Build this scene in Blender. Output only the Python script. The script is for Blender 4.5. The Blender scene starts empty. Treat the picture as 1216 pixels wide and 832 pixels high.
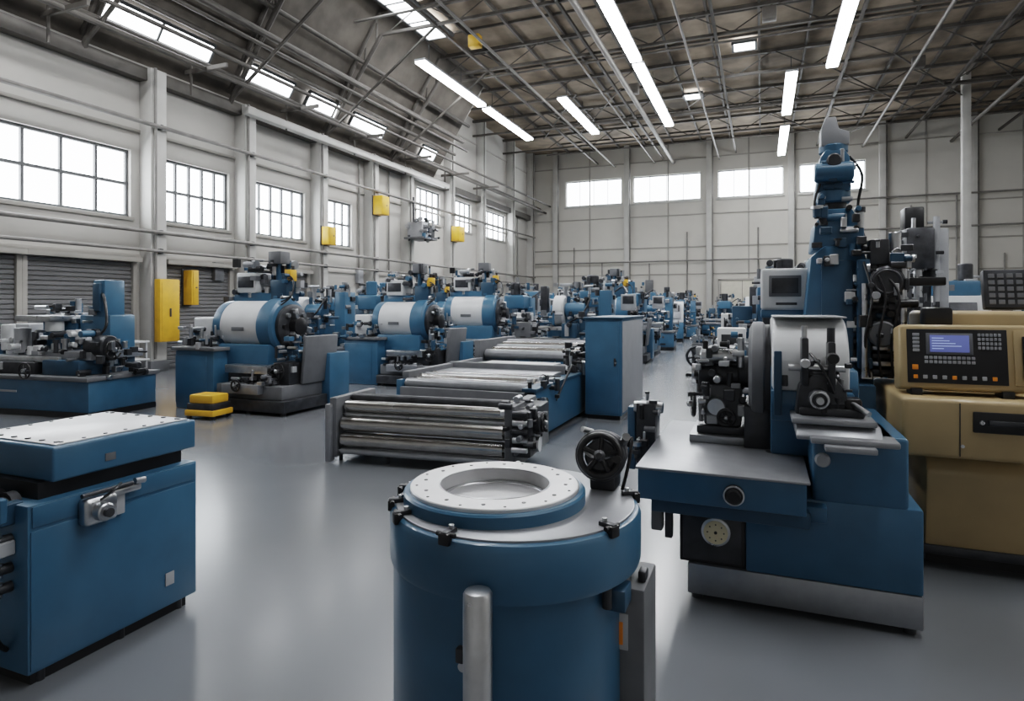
import bpy, bmesh, math, random
from mathutils import Vector, Matrix
random.seed(7)
scn=bpy.context.scene
# ---------------------------------------------------------------- materials
def mat(name,col,rough=.5,metal=0.,var=.12,scale=6.,bump=0.,coat=0.,rv=.08,bscale=60.):
    m=bpy.data.materials.new(name); m.use_nodes=True
    nt=m.node_tree; N=nt.nodes; L=nt.links
    p=N['Principled BSDF']
    tc=N.new('ShaderNodeTexCoord'); nz=N.new('ShaderNodeTexNoise')
    nz.inputs['Scale'].default_value=scale; nz.inputs['Detail'].default_value=5
    L.new(tc.outputs['Object'],nz.inputs['Vector'])
    cr=N.new('ShaderNodeValToRGB')
    cr.color_ramp.elements[0].position=.3; cr.color_ramp.elements[1].position=.7
    cr.color_ramp.elements[0].color=(*[c*(1-var) for c in col],1)
    cr.color_ramp.elements[1].color=(*[min(1,c*(1+var)) for c in col],1)
    L.new(nz.outputs['Fac'],cr.inputs['Fac']); L.new(cr.outputs['Color'],p.inputs['Base Color'])
    mr=N.new('ShaderNodeMapRange'); mr.inputs['To Min'].default_value=max(.02,rough-rv); mr.inputs['To Max'].default_value=min(1,rough+rv)
    L.new(nz.outputs['Fac'],mr.inputs['Value']); L.new(mr.outputs['Result'],p.inputs['Roughness'])
    p.inputs['Metallic'].default_value=metal
    p.inputs['Coat Weight'].default_value=coat
    if bump>0:
        n2=N.new('ShaderNodeTexNoise'); n2.inputs['Scale'].default_value=bscale; n2.inputs['Detail'].default_value=4
        L.new(tc.outputs['Object'],n2.inputs['Vector'])
        b=N.new('ShaderNodeBump'); b.inputs['Strength'].default_value=bump; b.inputs['Distance'].default_value=.01
        L.new(n2.outputs['Fac'],b.inputs['Height']); L.new(b.outputs['Normal'],p.inputs['Normal'])
    return m
def emis(name,col,s):
    m=bpy.data.materials.new(name); m.use_nodes=True
    p=m.node_tree.nodes['Principled BSDF']
    p.inputs['Base Color'].default_value=(*col,1); p.inputs['Emission Color'].default_value=(*col,1)
    p.inputs['Emission Strength'].default_value=s; p.inputs['Roughness'].default_value=.4
    return m
BLUE=mat('blue_paint',(.040,.118,.200),.36,0,.10,4,.02,.15)
BLUED=mat('blue_paint_dark',(.024,.068,.115),.42,0,.12,4)
WHITE=mat('white_paint',(.60,.61,.62),.4,0,.05,5)
LGREY=mat('light_grey_paint',(.36,.37,.39),.45,0,.08,5)
GREY=mat('mid_grey_paint',(.13,.135,.145),.5,0,.12,6)
DARK=mat('dark_cast_iron',(.055,.057,.063),.38,.5,.3,9,.03)
BLACK=mat('black_plastic',(.012,.012,.014),.35,0,.2,8)
STEEL=mat('machined_steel',(.50,.51,.53),.3,1,.12,14,.02)
SATIN=mat('satin_steel',(.30,.30,.31),.34,.8,.08,10)
ROLL=mat('polished_roller',(.46,.45,.44),.24,1,.08,10)
TABLE=mat('ground_plate',(.29,.30,.32),.36,.55,.08,12,.02)
PLATE=mat('brushed_plate',(.60,.60,.61),.36,.35,.06,12)
TAN=mat('tan_paint',(.41,.305,.165),.42,0,.06,4,.02,.1)
YEL=mat('yellow_paint',(.72,.40,.04),.45,0,.1,5)
ORANGE=mat('orange_label',(.75,.25,.02),.5)
CREAM=mat('dial_cream',(.62,.55,.38),.5)
DOORM=mat('door_paint',(.58,.55,.47),.5,0,.05)
SCREEN=emis('screen_blue',(.08,.10,.28),.6)
SCRT=emis('screen_text',(.4,.5,.8),.5)
KEYS=mat('key_grey',(.30,.31,.33),.5)
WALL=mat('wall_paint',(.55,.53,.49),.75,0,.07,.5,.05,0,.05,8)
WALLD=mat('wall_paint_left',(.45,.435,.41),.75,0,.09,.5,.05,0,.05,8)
TRIMM=mat('trim_paint',(.33,.315,.29),.6,0,.08,2)
COLM=mat('column_paint',(.50,.49,.47),.6,0,.08,2)
SHUT=mat('shutter_grey',(.15,.15,.155),.6,0,.1,2)
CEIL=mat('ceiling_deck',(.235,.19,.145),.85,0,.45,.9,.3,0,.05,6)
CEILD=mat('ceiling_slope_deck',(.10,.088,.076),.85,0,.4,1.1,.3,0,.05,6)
TRUSS=mat('truss_steel',(.10,.092,.084),.6,.2,.25,3)
PIPE=mat('pipe_grey',(.22,.21,.20),.5,.3,.2,3)
PIPEC=mat('ceiling_pipe_grey',(.15,.14,.13),.5,.3,.2,3)
FRAME=mat('window_frame',(.10,.105,.11),.5)
GLOW=emis('window_glazing',(.91,.96,1.0),10)
SKYL=emis('skylight_glazing',(.95,.98,1.0),10)
TUBE=emis('lamp_tube',(.97,.985,1.0),38)
FLOOR=mat('epoxy_floor',(.142,.151,.164),.25,0,.12,.40,.025,.25,.06,30)
FLOOR.node_tree.nodes['Principled BSDF'].inputs['Coat Roughness'].default_value=.17
# ---------------------------------------------------------------- mesh builder
def axm(axis): return Vector((0,0,1)).rotation_difference(Vector(axis).normalized()).to_matrix().to_4x4()
class MB:
    def __init__(s): s.v=[];s.f=[];s.m=[];s.mats=[];s.off=Vector((0,0,0))
    def mi(s,m):
        if m not in s.mats: s.mats.append(m)
        return s.mats.index(m)
    def raw(s,vs,fs,m,M=None):
        o=len(s.v); k=s.mi(m)
        for p in vs:
            p=Vector(p)
            if M is not None: p=M@p
            s.v.append(tuple(p+s.off))
        for f in fs: s.f.append([i+o for i in f]); s.m.append(k)
    def bmadd(s,bm,m,M=None):
        bm.verts.index_update()
        s.raw([v.co.copy() for v in bm.verts],[[v.index for v in f.verts] for f in bm.faces],m,M); bm.free()
    def box(s,x0,x1,y0,y1,z0,z1,m,bev=.006,M=None,seg=2):
        vs=[(x,y,z) for x in (x0,x1) for y in (y0,y1) for z in (z0,z1)]
        fs=[(0,1,3,2),(4,6,7,5),(0,4,5,1),(2,3,7,6),(0,2,6,4),(1,5,7,3)]
        d=min(abs(x1-x0),abs(y1-y0),abs(z1-z0))
        if bev<=0 or d<.004: s.raw(vs,fs,m,M); return
        bm=bmesh.new(); V=[bm.verts.new(v) for v in vs]
        for f in fs: bm.faces.new([V[i] for i in f])
        bmesh.ops.bevel(bm,geom=bm.edges[:],offset=min(bev,d*.3),segments=seg,profile=.5,affect='EDGES')
        s.bmadd(bm,m,M)
    def lathe(s,prof,m,o=(0,0,0),axis=(0,0,1),seg=32,cap=True):
        M=Matrix.Translation(Vector(o))@axm(axis); vs=[];fs=[]
        for r,h in prof:
            for i in range(seg):
                a=2*math.pi*i/seg; vs.append((r*math.cos(a),r*math.sin(a),h))
        for k in range(len(prof)-1):
            for i in range(seg):
                j=(i+1)%seg; fs.append((k*seg+i,k*seg+j,(k+1)*seg+j,(k+1)*seg+i))
        if cap:
            fs.append(tuple(range(seg))[::-1]); fs.append(tuple((len(prof)-1)*seg+i for i in range(seg)))
        s.raw(vs,fs,m,M)
    def cyl(s,p0,p1,r,m,r2=None,seg=20,bev=0):
        p0=Vector(p0);p1=Vector(p1);L=(p1-p0).length
        if r2 is None:r2=r
        pr=[(r,0),(r2,L)]
        if bev>0: pr=[(r-bev,0),(r,bev),(r2,L-bev),(r2-bev,L)]
        s.lathe(pr,m,p0,p1-p0,seg)
    def prism(s,pts,plane,a0,a1,m,bev=.008,M=None):
        mp={'xz':lambda p,a:(p[0],a,p[1]),'yz':lambda p,a:(a,p[0],p[1]),'xy':lambda p,a:(p[0],p[1],a)}[plane]
        bm=bmesh.new(); A=[bm.verts.new(mp(p,a0)) for p in pts]; B=[bm.verts.new(mp(p,a1)) for p in pts]
        n=len(pts); bm.faces.new(A); bm.faces.new(B[::-1])
        for i in range(n): bm.faces.new([A[(i+1)%n],A[i],B[i],B[(i+1)%n]])
        bmesh.ops.recalc_face_normals(bm,faces=bm.faces[:])
        if bev>0: bmesh.ops.bevel(bm,geom=bm.edges[:],offset=bev,segments=2,profile=.5,affect='EDGES')
        s.bmadd(bm,m,M)
    def torus(s,c,axis,R,r,m,seg=36,rs=10,a0=0,a1=2*math.pi):
        M=Matrix.Translation(Vector(c))@axm(axis); vs=[];fs=[]
        full=abs(a1-a0-2*math.pi)<1e-4; n=seg if full else seg+1
        for i in range(n):
            a=a0+(a1-a0)*i/seg
            for j in range(rs):
                b=2*math.pi*j/rs; q=R+r*math.cos(b); vs.append((q*math.cos(a),q*math.sin(a),r*math.sin(b)))
        for i in range(seg):
            i2=(i+1)%n
            for j in range(rs):
                j2=(j+1)%rs; fs.append((i*rs+j,i2*rs+j,i2*rs+j2,i*rs+j2))
        s.raw(vs,fs,m,M)
    def hose(s,pts,r,m,n=8):
        P=[Vector(p) for p in pts]; P=[P[0]]+P+[P[-1]]; out=[]
        for k in range(1,len(P)-2):
            for i in range(n):
                t=i/n; a,b,c,d=P[k-1],P[k],P[k+1],P[k+2]
                out.append(.5*((2*b)+(c-a)*t+(2*a-5*b+4*c-d)*t*t+(3*b-a-3*c+d)*t**3))
        out.append(P[-2])
        for a,b in zip(out[:-1],out[1:]):
            if (b-a).length>1e-4: s.cyl(a,b+(b-a)*.15,r,m,seg=8)
    def wheel(s,c,axis,R,m=None,t=.012,sp=4,hub=None):
        m=m or BLACK; M=Matrix.Translation(Vector(c))@axm(axis)
        s.torus(c,axis,R,t,m); s.lathe([(R*.28,-.02),(R*.28,.03),(R*.15,.04)],hub or STEEL,c,axis,16)
        for i in range(sp):
            a=2*math.pi*i/sp+.4; e=M@Vector((R*math.cos(a),R*math.sin(a),0)); s.cyl(c,e,t*.8,m,seg=8)
        a=M@Vector((R*.9,0,0)); b=M@Vector((R*.9,0,R*.5)); s.cyl(a,b,t*1.2,m,seg=10)
    def greeb(s,x0,x1,y0,y1,z0,z1,n,seed,mats=None,sz=(.03,.12)):
        R=random.Random(seed); mats=mats or [DARK,DARK,STEEL,STEEL,GREY,BLUE,BLUED,BLACK,LGREY]
        for i in range(n):
            cx=R.uniform(x0,x1);cy=R.uniform(y0,y1);cz=R.uniform(z0,z1); a=R.uniform(*sz);b=R.uniform(*sz);c=R.uniform(*sz); m=R.choice(mats)
            t=R.random()
            if t<.4: s.box(cx-a/2,cx+a/2,cy-b/2,cy+b/2,cz-c/2,cz+c/2,m,.005,seg=1)
            else:
                ax=R.choice([(1,0,0),(0,1,0),(0,0,1)]); v=Vector(ax)*a*.9; p=Vector((cx,cy,cz))
                s.cyl(p-v,p+v,b*.35,m,seg=14,bev=.004)
                if t>.8: s.cyl(p+v*.6,p+v*1.1,b*.5,R.choice([STEEL,DARK,BLACK]),seg=14)
    def mesh(s,name):
        me=bpy.data.meshes.new(name); me.from_pydata(s.v,[],s.f); 
        for m in s.mats: me.materials.append(m)
        me.polygons.foreach_set('material_index',s.m)
        me.polygons.foreach_set('use_smooth',[True]*len(s.f))
        me.update()
        bm=bmesh.new(); bm.from_mesh(me); bmesh.ops.recalc_face_normals(bm,faces=bm.faces[:]); bm.to_mesh(me); bm.free()
        me.set_sharp_from_angle(angle=math.radians(32))
        return me
    def obj(s,name,loc=(0,0,0),rz=0):
        me=s.mesh(name); return inst(me,name,loc,rz)
def inst(me,name,loc=(0,0,0),rz=0,sc=1):
    o=bpy.data.objects.new(name,me); o.location=loc; o.rotation_euler=(0,0,rz); o.scale=(sc,sc,sc)
    scn.collection.objects.link(o); return o
# ---------------------------------------------------------------- room shell
XL,XR,YF,YB,ZC,ZE=-14.0,14.0,-6.0,38.0,11.3,7.3
YS=25.2   # sloped side roof ends here, full height wall beyond
b=MB(); b.box(XL-.3,XR+.3,YF-.3,YB+.3,-.2,0,FLOOR,0); b.obj('floor')
def wall_holes(b,u0,u1,z0,z1,holes,fn,m):
    holes=sorted(holes); cur=u0
    for (a,c,h0,h1) in holes:
        if a>cur: fn(b,cur,a,z0,z1,m)
        fn(b,a,c,z0,h0,m); fn(b,a,c,h1,z1,m); cur=c
    fn(b,cur,u1,z0,z1,m)
LW=[(4.3,10.42,3.7,5.3,8),(11.33,13.38,3.7,5.3,5),(14.16,16.53,3.7,5.3,5),(17.41,19.07,3.7,5.3,4),(23.7,25.85,5.3,6.8,4),(27.05,29.2,5.3,6.8,4),(30.8,33.8,5.3,6.8,4)]
BW=[(-11.56,-8.0,7.8,9.4,4),(-7.29,-3.34,7.8,9.4,4),(-2.36,1.09,7.8,9.4,4),(1.94,5.14,7.8,9.4,4)]
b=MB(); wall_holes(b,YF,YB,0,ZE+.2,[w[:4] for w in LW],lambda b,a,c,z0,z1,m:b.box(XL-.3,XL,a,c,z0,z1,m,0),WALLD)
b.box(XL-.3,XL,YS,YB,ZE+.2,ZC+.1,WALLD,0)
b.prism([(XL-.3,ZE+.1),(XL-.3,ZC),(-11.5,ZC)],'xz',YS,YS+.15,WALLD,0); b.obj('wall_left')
b=MB(); wall_holes(b,XL-.3,XR+.3,0,ZC+.2,[w[:4] for w in BW],lambda b,a,c,z0,z1,m:b.box(a,c,YB,YB+.3,z0,z1,m,0),WALL); b.obj('wall_back')
b=MB(); b.box(XR,XR+.3,YF,YB,0,ZC+.2,WALL,0); b.obj('wall_right')
b=MB(); b.box(XL-.3,XR+.3,YF-.3,YF,0,ZC+.2,WALLD,0); b.obj('wall_front')
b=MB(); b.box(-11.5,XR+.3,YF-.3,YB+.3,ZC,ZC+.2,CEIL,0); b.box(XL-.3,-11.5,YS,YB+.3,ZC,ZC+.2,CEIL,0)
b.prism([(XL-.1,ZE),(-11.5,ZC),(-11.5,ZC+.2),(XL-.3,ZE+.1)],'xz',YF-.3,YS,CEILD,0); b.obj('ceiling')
for i,(a,c,z0,z1,n) in enumerate(LW):
    b=MB(); b.box(XL-.2,XL-.17,a,c,z0,z1,GLOW,0)
    for k in range(n+1):
        y=a+(c-a)*k/n; y=min(max(y,a+.03),c-.03); b.box(XL-.17,XL-.10,y-.03,y+.03,z0,z1,FRAME,0)
    for z in (z0+.03,(z0+z1)/2,z1-.03): b.box(XL-.17,XL-.09,a,c,z-.035,z+.035,FRAME,0)
    b.box(XL-.1,XL+.06,a-.06,c+.06,z0-.09,z0-.002,TRIMM,.01)
    b.obj('window_%d'%(i+1))
for i,(a,c,z0,z1,n) in enumerate(BW):
    b=MB(); b.box(a,c,YB+.17,YB+.2,z0,z1,GLOW,0)
    for k in range(n+1):
        x=a+(c-a)*k/n; x=min(max(x,a+.03),c-.03); b.box(x-.02,x+.02,YB+.1,YB+.17,z0,z1,LGREY,0)
    for z in (z0+.04,z1-.04): b.box(a,c,YB+.1,YB+.17,z-.04,z+.04,LGREY,0)
    b.box(a-.1,c+.1,YB-.08,YB+.1,z0-.12,z0-.002,COLM,.01)
    b.obj('window_%d'%(i+8))
def column(x,y,w,d,h,name='wall_column'):
    b=MB(); b.box(-w/2,w/2,-d/2,d/2,0,h,COLM,.01)
    b.box(-w/2-.05,w/2+.05,-d/2-.05,d/2+.05,0,.25,GREY,.01)
    b.cyl((w/2+.05,-d/2+.08,.3),(w/2+.05,-d/2+.08,h),.035,PIPE,seg=10)
    b.box(w/2,w/2+.12,-.12,.12,1.2,1.6,LGREY,.01)
    b.obj(name,(x,y,0))
for y in (3.6,10.85,13.78,17.0,20.0,22.6): column(XL+.2,y,.4,.42,ZE)
for y in (26.4,30.0,34.2,37.6): column(XL+.2,y,.4,.42,ZC)
for x in (-12.2,-7.65,-2.85,1.5,5.9,9.9): column(x,YB-.15,.3,.3,ZC)
b=MB(); b.box(-.15,.15,-.15,.15,0,ZC,COLM,.01); b.box(-.28,.28,-.28,.28,0,.04,GREY,.01); b.obj('support_column',(7.9,31.2,0))
n=0
def trim(x0,x1,y0,y1,z0,z1,m=TRIMM):
    global n; n+=1; b=MB(); b.box(x0,x1,y0,y1,z0,z1,m,.005); b.obj('trim_%d'%n)
for z in (3.4,5.0,6.9,10.2): trim(XL,XR,YB-.05,YB,z,z+.07)
for x in (-10,-5.2,-.7,3.7,7.9,12.0): trim(x-.04,x+.04,YB-.035,YB,0,ZC)
for z in (2.75,5.75): trim(XL,XL+.05,YF,YB,z,z+.08)
for z in (8.6,10.0): trim(XL,XL+.05,YS,YB,z,z+.08)
trim(XL,XL+.28,YF,YB,7.0,7.3,TRUSS)
b=MB(); b.box(XL,XL+.03,YF,YB,0,.25,GREY,0); b.obj('baseboard_left')
b=MB(); b.box(XL,XR,YB-.03,YB,0,.25,GREY,0); b.obj('baseboard_back')
def shutter(i,y0,y1):
    b=MB()
    for k in range(26): b.box(XL,XL+.05,y0,y1,.02+k*.1,.02+k*.1+.085,SHUT,.012,seg=1)
    b.box(XL,XL+.12,y0-.1,y0,0,2.7,TRIMM); b.box(XL,XL+.12,y1,y1+.1,0,2.7,TRIMM); b.box(XL,XL+.3,y0-.1,y1+.1,2.62,2.74,TRIMM)
    b.obj('door_%d'%i)
shutter(1,4.2,7.9); shutter(2,8.1,10.4); shutter(3,11.3,13.3); shutter(4,14.3,16.5)
b=MB(); b.box(-2.2,.1,YB-.08,YB,0,3.0,DOORM,.02)
b.box(-2.35,-2.2,YB-.12,YB,0,3.1,TRIMM); b.box(.1,.25,YB-.12,YB,0,3.1,TRIMM); b.box(-2.35,.25,YB-.12,YB,3.0,3.12,TRIMM); b.box(-1.06,-1.04,YB-.09,YB,0,3,DARK,0); b.obj('door_5')
# ---------------------------------------------------------------- roof structure
zt,zb=11.15,10.4
def truss(side):
    b=MB(); x=-11.3
    b.box(-11.5,XR,-.06,.06,zt-.06,zt+.06,TRUSS,0); b.box(-11.5,XR,-.045,.045,zb-.045,zb+.045,TRUSS,0)
    while x<XR-1:
        b.cyl((x,0,zb),(x+1.3,0,zt),.022,TRUSS,seg=6); b.cyl((x+1.3,0,zt),(x+2.6,0,zb),.022,TRUSS,seg=6); x+=2.6
    if side:
        b.cyl((-13.8,0,7.2),(-11.5,0,zb),.07,TRUSS,seg=8); b.cyl((-13.8,0,7.5),(-11.6,0,zt),.07,TRUSS,seg=8)
        for t in (.2,.45,.7,.9): b.cyl((-13.8+2.3*t,0,7.2+3.15*t),(-13.8+2.2*t+.15,0,7.5+3.65*t),.035,TRUSS,seg=6)
        b.cyl((-13.75,0,7.3),(-9.5,0,10.35),.05,TRUSS,seg=6)
    else:
        b.box(XL,-11.5,-.06,.06,zt-.06,zt+.06,TRUSS,0); b.box(XL,-11.5,-.045,.045,zb-.045,zb+.045,TRUSS,0)
    return b.mesh('roof_truss')
m1=truss(True); m2=truss(False)
y=-3
while y<37: inst(m1 if y<YS else m2,'roof_truss',(0,y,0)); y+=4.05
b=MB(); xx=-11.3
while xx<XR: b.box(xx-.04,xx+.04,YF,YB,ZC-.14,ZC,TRUSS,0); xx+=1.6
for x in (-9.5,-5.5,-1.4,2.8,7,11): b.box(x-.045,x+.045,YF,YB,10.32,10.42,TRUSS,0)
yy=-4.5
while yy<YB: b.box(-11.5,XR,yy-.03,yy+.03,ZC-.08,ZC,TRUSS,0); yy+=2.02
b.obj('roof_purlins')
b=MB(); R=random.Random(3)
for i in range(16):
    x=R.uniform(-11,13); y=R.choice([1,7,13,19,25,31]); w=R.choice([-3.5,3.5])
    b.cyl((x,y,10.35),(x+w,y+6.1,10.35),.028,TRUSS,seg=6)
b.obj('roof_bracing')
b=MB()
for x,z,r in ((-8.4,10.1,.05),(-2.3,10.05,.04),(5,10.1,.06),(9,10,.08),(-6,10.15,.035),(-4.9,10.1,.10)): b.cyl((x,YF,z),(x,YB,z),r,PIPEC,seg=12)
for y in (9.5,15.8,21.5,29,34): b.cyl((-11.5,y,10.2),(XR,y,10.2),.04,PIPEC,seg=10)
for x,y in ((-9,18.5),(-5,25),(-7.5,13.5),(0,20),(5,26)): b.box(x,x+.4,y,y+.3,10.1,10.5,YEL if x==-9 else PIPEC,.03)
b.obj('ceiling_pipes')
b=MB()
b.box(-13.55,-13.3,13.4,25.5,6.95,7.15,COLM,.02)
for x,z,r in ((-13.3,7.75,.09),(-12.9,8.4,.07),(-12.5,8.95,.10),(-12.2,9.6,.07),(-12.9,7.5,.06),(-12.6,7.9,.05),(-12.3,8.5,.05)): b.cyl((x,YF,z),(x,YS if z>8 else YB,z),r,TRUSS,seg=10)
for i in range(10): b.cyl((-13.4,-2+i*3.4,6.9),(-13.4,-2+i*3.4,7.7),.03,TRUSS,seg=6); b.box(-13.6,-12.2,-2.03+i*3.4,-1.97+i*3.4,7.45,7.55,TRUSS,0)
b.obj('eave_duct')  # eave duct with pipe runs and hangers along the left wall top
b=MB()
for z,r in ((5.9,.05),(3.35,.05),(2.9,.04)): b.cyl((XL+.5,YF,z),(XL+.5,YB-.4,z),r,PIPE,seg=10)
for y in (10.85,13.78,17,20,22.6,26.4,30,34.2):
    for z in (5.9,3.35,2.9): b.box(XL+.38,XL+.52,y-.03,y+.03,z-.06,z+.06,DARK,0)
for y in (12.9,19.4,21.4,24.6,28.1,32.5,35.6): b.cyl((XL+.08,y,0.3),(XL+.08,y,7),.035,PIPE,seg=8) if y not in (12.9,24.6,28.1,32.5) else None; b.box(XL,XL+.16,y-.15,y+.15,2.0+.3*(y%3),2.5+.3*(y%3),LGREY if int(y)%2 else GREY,.01)
b.obj('wall_conduit')
b=MB()
for x in (-11,-9.2,-6.3,-4.1,-.2,2.9,4.9,7.2,9.2,11.2):
    h=4+((x*7)%3.4); b.cyl((x,YB-.1,.3),(x,YB-.1,h),.04,PIPE,seg=8); b.box(x-.22,x+.22,YB-.25,YB,1.2+(x%1.5),1.9+(x%1.5),random.choice([LGREY,GREY,COLM]),.02)
for z in (5.6,7.25): b.cyl((3,YB-.35,z),(XR,YB-.35,z),.05,PIPE,seg=8)
b.cyl((-13.5,YB-.35,4.2),(1,YB-.35,4.2),.045,PIPE,seg=8)
b.obj('wall_pipework')
def lamp(x,y0,y1,z,w=.34):
    b=MB(); L=y1-y0
    b.box(-w/2-.03,w/2+.03,0,L,.05,.12,LGREY,.005); b.box(-w/2,w/2,.02,L-.02,-.02,.05,TUBE,0)
    k=.6
    while k<L: b.cyl((0,k,.12),(0,k,10.35-z),.012,DARK,seg=6); k+=2.4
    b.obj('ceiling_lamp',(x,y0,z))
for x,y0,y1 in ((-3.82,2,8),(-3.82,9,20.4),(-3.82,20.7,28.3),(-10.4,17.8,22.7),(-10.4,23.1,28.2),(-7.17,23,28.3),(2.17,13,23.3),(.95,23.4,28.4),(.95,30.4,36.0),(-10.4,3,9),(2.17,1,7),(9,0,9)): lamp(x,y0,y1,9.55)  # runs nearest the camera are out of view, added to light the foreground
def skylight(P0,ux,uy,w,l):
    b=MB(); M=Matrix.Identity(4); X=Vector(ux).normalized();Y=Vector(uy).normalized();Z=X.cross(Y)
    for i in range(3): M[i][0]=X[i];M[i][1]=Y[i];M[i][2]=Z[i];M[i][3]=P0[i]
    b.box(0,w,0,l,-.03,.0,SKYL,0,M)
    for t in (0,w): b.box(t-.04,t+.04,0,l,-.07,.04,FRAME,0,M)
    k=0
    while k<=l+.01: b.box(0,w,k-.03,k+.03,-.06,.04,FRAME,0,M); k+=l/max(1,round(l/1.5))
    b.obj('skylight')
sl=Vector((2.5,0,4.0)).normalized()
for y0,y1 in ((9.2,12.2),(13.4,15.2),(15.9,17.5),(18.2,20.2),(23,24.2)):
    skylight(Vector((-13.52,y0,7.94)),sl,(0,1,0),.5,y1-y0)
skylight(Vector((-11.1,14,ZC-.18)),(1,0,0),(0,1,0),1.0,5.6)
skylight(Vector((-1,24,ZC-.18)),(1,0,0),(0,1,0),.8,.8); skylight(Vector((-3.3,29,ZC-.18)),(1,0,0),(0,1,0),.8,.8)

# ================================================================ HERO 1 : rotary table drum
b=MB(); cx,cy=-.768,1.944
b.lathe([(.375,.0),(.385,.02),(.385,.78)],BLUE,(cx-.02,cy,0),seg=128)
b.lathe([(.39,.78),(.409,.787),(.413,.80),(.413,.93),(.405,.945),(.395,.95)],BLUE,(cx,cy,0),seg=128)
b.lathe([(.392,.950),(.392,.956),(.388,.958)],TABLE,(cx,cy,0),seg=128)
px,py=-.826,1.905
b.lathe([(.300,.955),(.300,.992),(.294,.998),(.20,.998)],BLUE,(px,py,0),seg=128,cap=False)
b.lathe([(.182,.9595),(.182,1.006),(.185,1.010),(.276,1.010),(.279,1.007),(.279,.99)],PLATE,(px,py,0),seg=128,cap=False)
b.cyl((px,py,.9592),(px,py,.9655),.1815,SATIN,seg=128)
b.lathe([(.172,.9655),(.170,.969),(.160,.969),(.158,.9655)],STEEL,(px,py,0),seg=96,cap=False)
b.torus((px,py,1.009),(0,0,1),.183,.003,STEEL,96,8)
for i in range(24):
    a=2*math.pi*i/24; r=.235 if i%2 else .257; b.cyl((px+r*math.cos(a),py+r*math.sin(a),1.005),(px+r*math.cos(a),py+r*math.sin(a),1.0115),.0065 if i%2 else .0045,BLACK,seg=12)
for ang in (-150,-131,-97,-172,-25,25,60,110,150):
    a=math.radians(ang); M=Matrix.Translation((cx,cy,.955))@Matrix.Rotation(a,4,'Z')
    b.box(.362,.418,-.011,.011,.0,.016,DARK,.004,M); b.box(.398,.420,-.018,.018,-.022,.012,BLACK,.004,M)
    p=M@Vector((.378,0,.014)); b.cyl(p,p+Vector((0,0,.012)),.008,STEEL,seg=12)
    q=M@Vector((.405,-.03,.006)); q2=M@Vector((.405,.03,.006)); b.cyl(q,q2,.007,BLACK,seg=10)
b.box(cx-.012,cx+.012,cy-.42,cy-.395,.62,.66,DARK,.004); b.cyl((cx,cy-.38,.60),(cx,cy-.40,.60),.014,STEEL,seg=14)
b.box(cx+.29,cx+.40,cy-.14,cy-.05,.70,.765,BLUED,.008); b.cyl((cx+.35,cy-.16,.72),(cx+.35,cy-.16,.80),.014,DARK)
hc=Vector((-.515,2.09,1.085)); ax=Vector((.16,-.93,.22))
b.wheel(hc,ax,.068,BLACK,.0115,5,hub=DARK); b.torus(hc-ax*.03,ax,.076,.012,DARK); b.cyl(hc-ax*.025,hc-ax*.1,.055,DARK,seg=24,bev=.006)
b.torus(hc-ax*.075+Vector((.03,0,.025)),(.5,-.6,.6),.06,.009,DARK); b.torus(hc-ax*.06+Vector((.0,0,.035)),(.1,-.5,.9),.06,.008,STEEL); b.box(-.56,-.47,2.12,2.22,.955,1.06,DARK,.01)
b.cyl((-.45,2.17,1.12),(-.43,2.12,1.15),.014,STEEL); b.cyl((-.56,2.16,1.15),(-.585,2.12,1.165),.010,STEEL)
b.hose([(-.44,2.2,1.1),(-.425,2.19,1.13),(-.43,2.16,1.05),(-.45,2.15,.96)],.006,BLACK)
b.lathe([(.039,0),(.039,.842),(.034,.850),(.02,.853)],STEEL,(-.693,1.485,0),seg=36)
b.box(-.47,-.33,1.90,2.12,.02,.735,GREY,.008); b.box(-.43,-.395,1.893,1.90,.56,.63,ORANGE,.002); b.box(-.44,-.38,1.895,1.901,.545,.655,LGREY,.001)
b.cyl((-.40,1.95,.735),(-.40,1.95,.76),.02,STEEL); b.box(-.36,-.335,1.95,2.0,.735,.77,DARK)
b.obj('rotary_table_machine')

# ================================================================ HERO 2 : left blue cabinet bench
b=MB()
b.box(-3.6,-2.82,1.645,2.475,.06,.765,BLUE,.008)
b.box(-3.55,-2.86,1.68,2.44,.0,.07,BLACK,.0)
b.box(-2.826,-2.814,1.655,2.465,.075,.655,BLUE,.004); b.box(-2.82,-2.812,1.66,2.46,.672,.758,BLUE,.003)
b.box(-3.5,-2.88,1.72,2.43,.765,.835,BLACK,0)
b.box(-3.5,-2.83,1.75,2.48,.835,.985,BLUE,.012,seg=3)
b.box(-3.47,-2.86,1.78,2.45,.985,.992,PLATE,.003)
for i in range(7):
    y=1.82+i*.1
    b.cyl((-2.885,y,.991),(-2.885,y,.996),.009,BLACK,seg=10); b.cyl((-3.44,y,.991),(-3.44,y,.996),.009,BLACK,seg=10)
for i in range(6):
    x=-3.4+i*.1; b.cyl((x,2.42,.991),(x,2.42,.997),.012,BLACK,seg=10)
    b.cyl((x,1.81,.991),(x,1.81,.997),.012,BLACK,seg=10)
b.box(-2.832,-2.826,1.98,2.03,.875,.91,GREY,.001)
b.box(-2.813,-2.809,2.28,2.33,.17,.235,LGREY,.001)
for y in (1.72,2.08,2.4):
    for x in (-2.87,-3.5): b.cyl((x,y,0),(x,y,.06),.02,DARK); 
b.box(-2.815,-2.75,1.84,1.99,.62,.74,STEEL,.02,seg=3); b.cyl((-2.75,1.9,.68),(-2.70,1.9,.68),.04,STEEL,seg=24,bev=.006); b.cyl((-2.70,1.9,.68),(-2.68,1.9,.68),.02,DARK)
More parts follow.
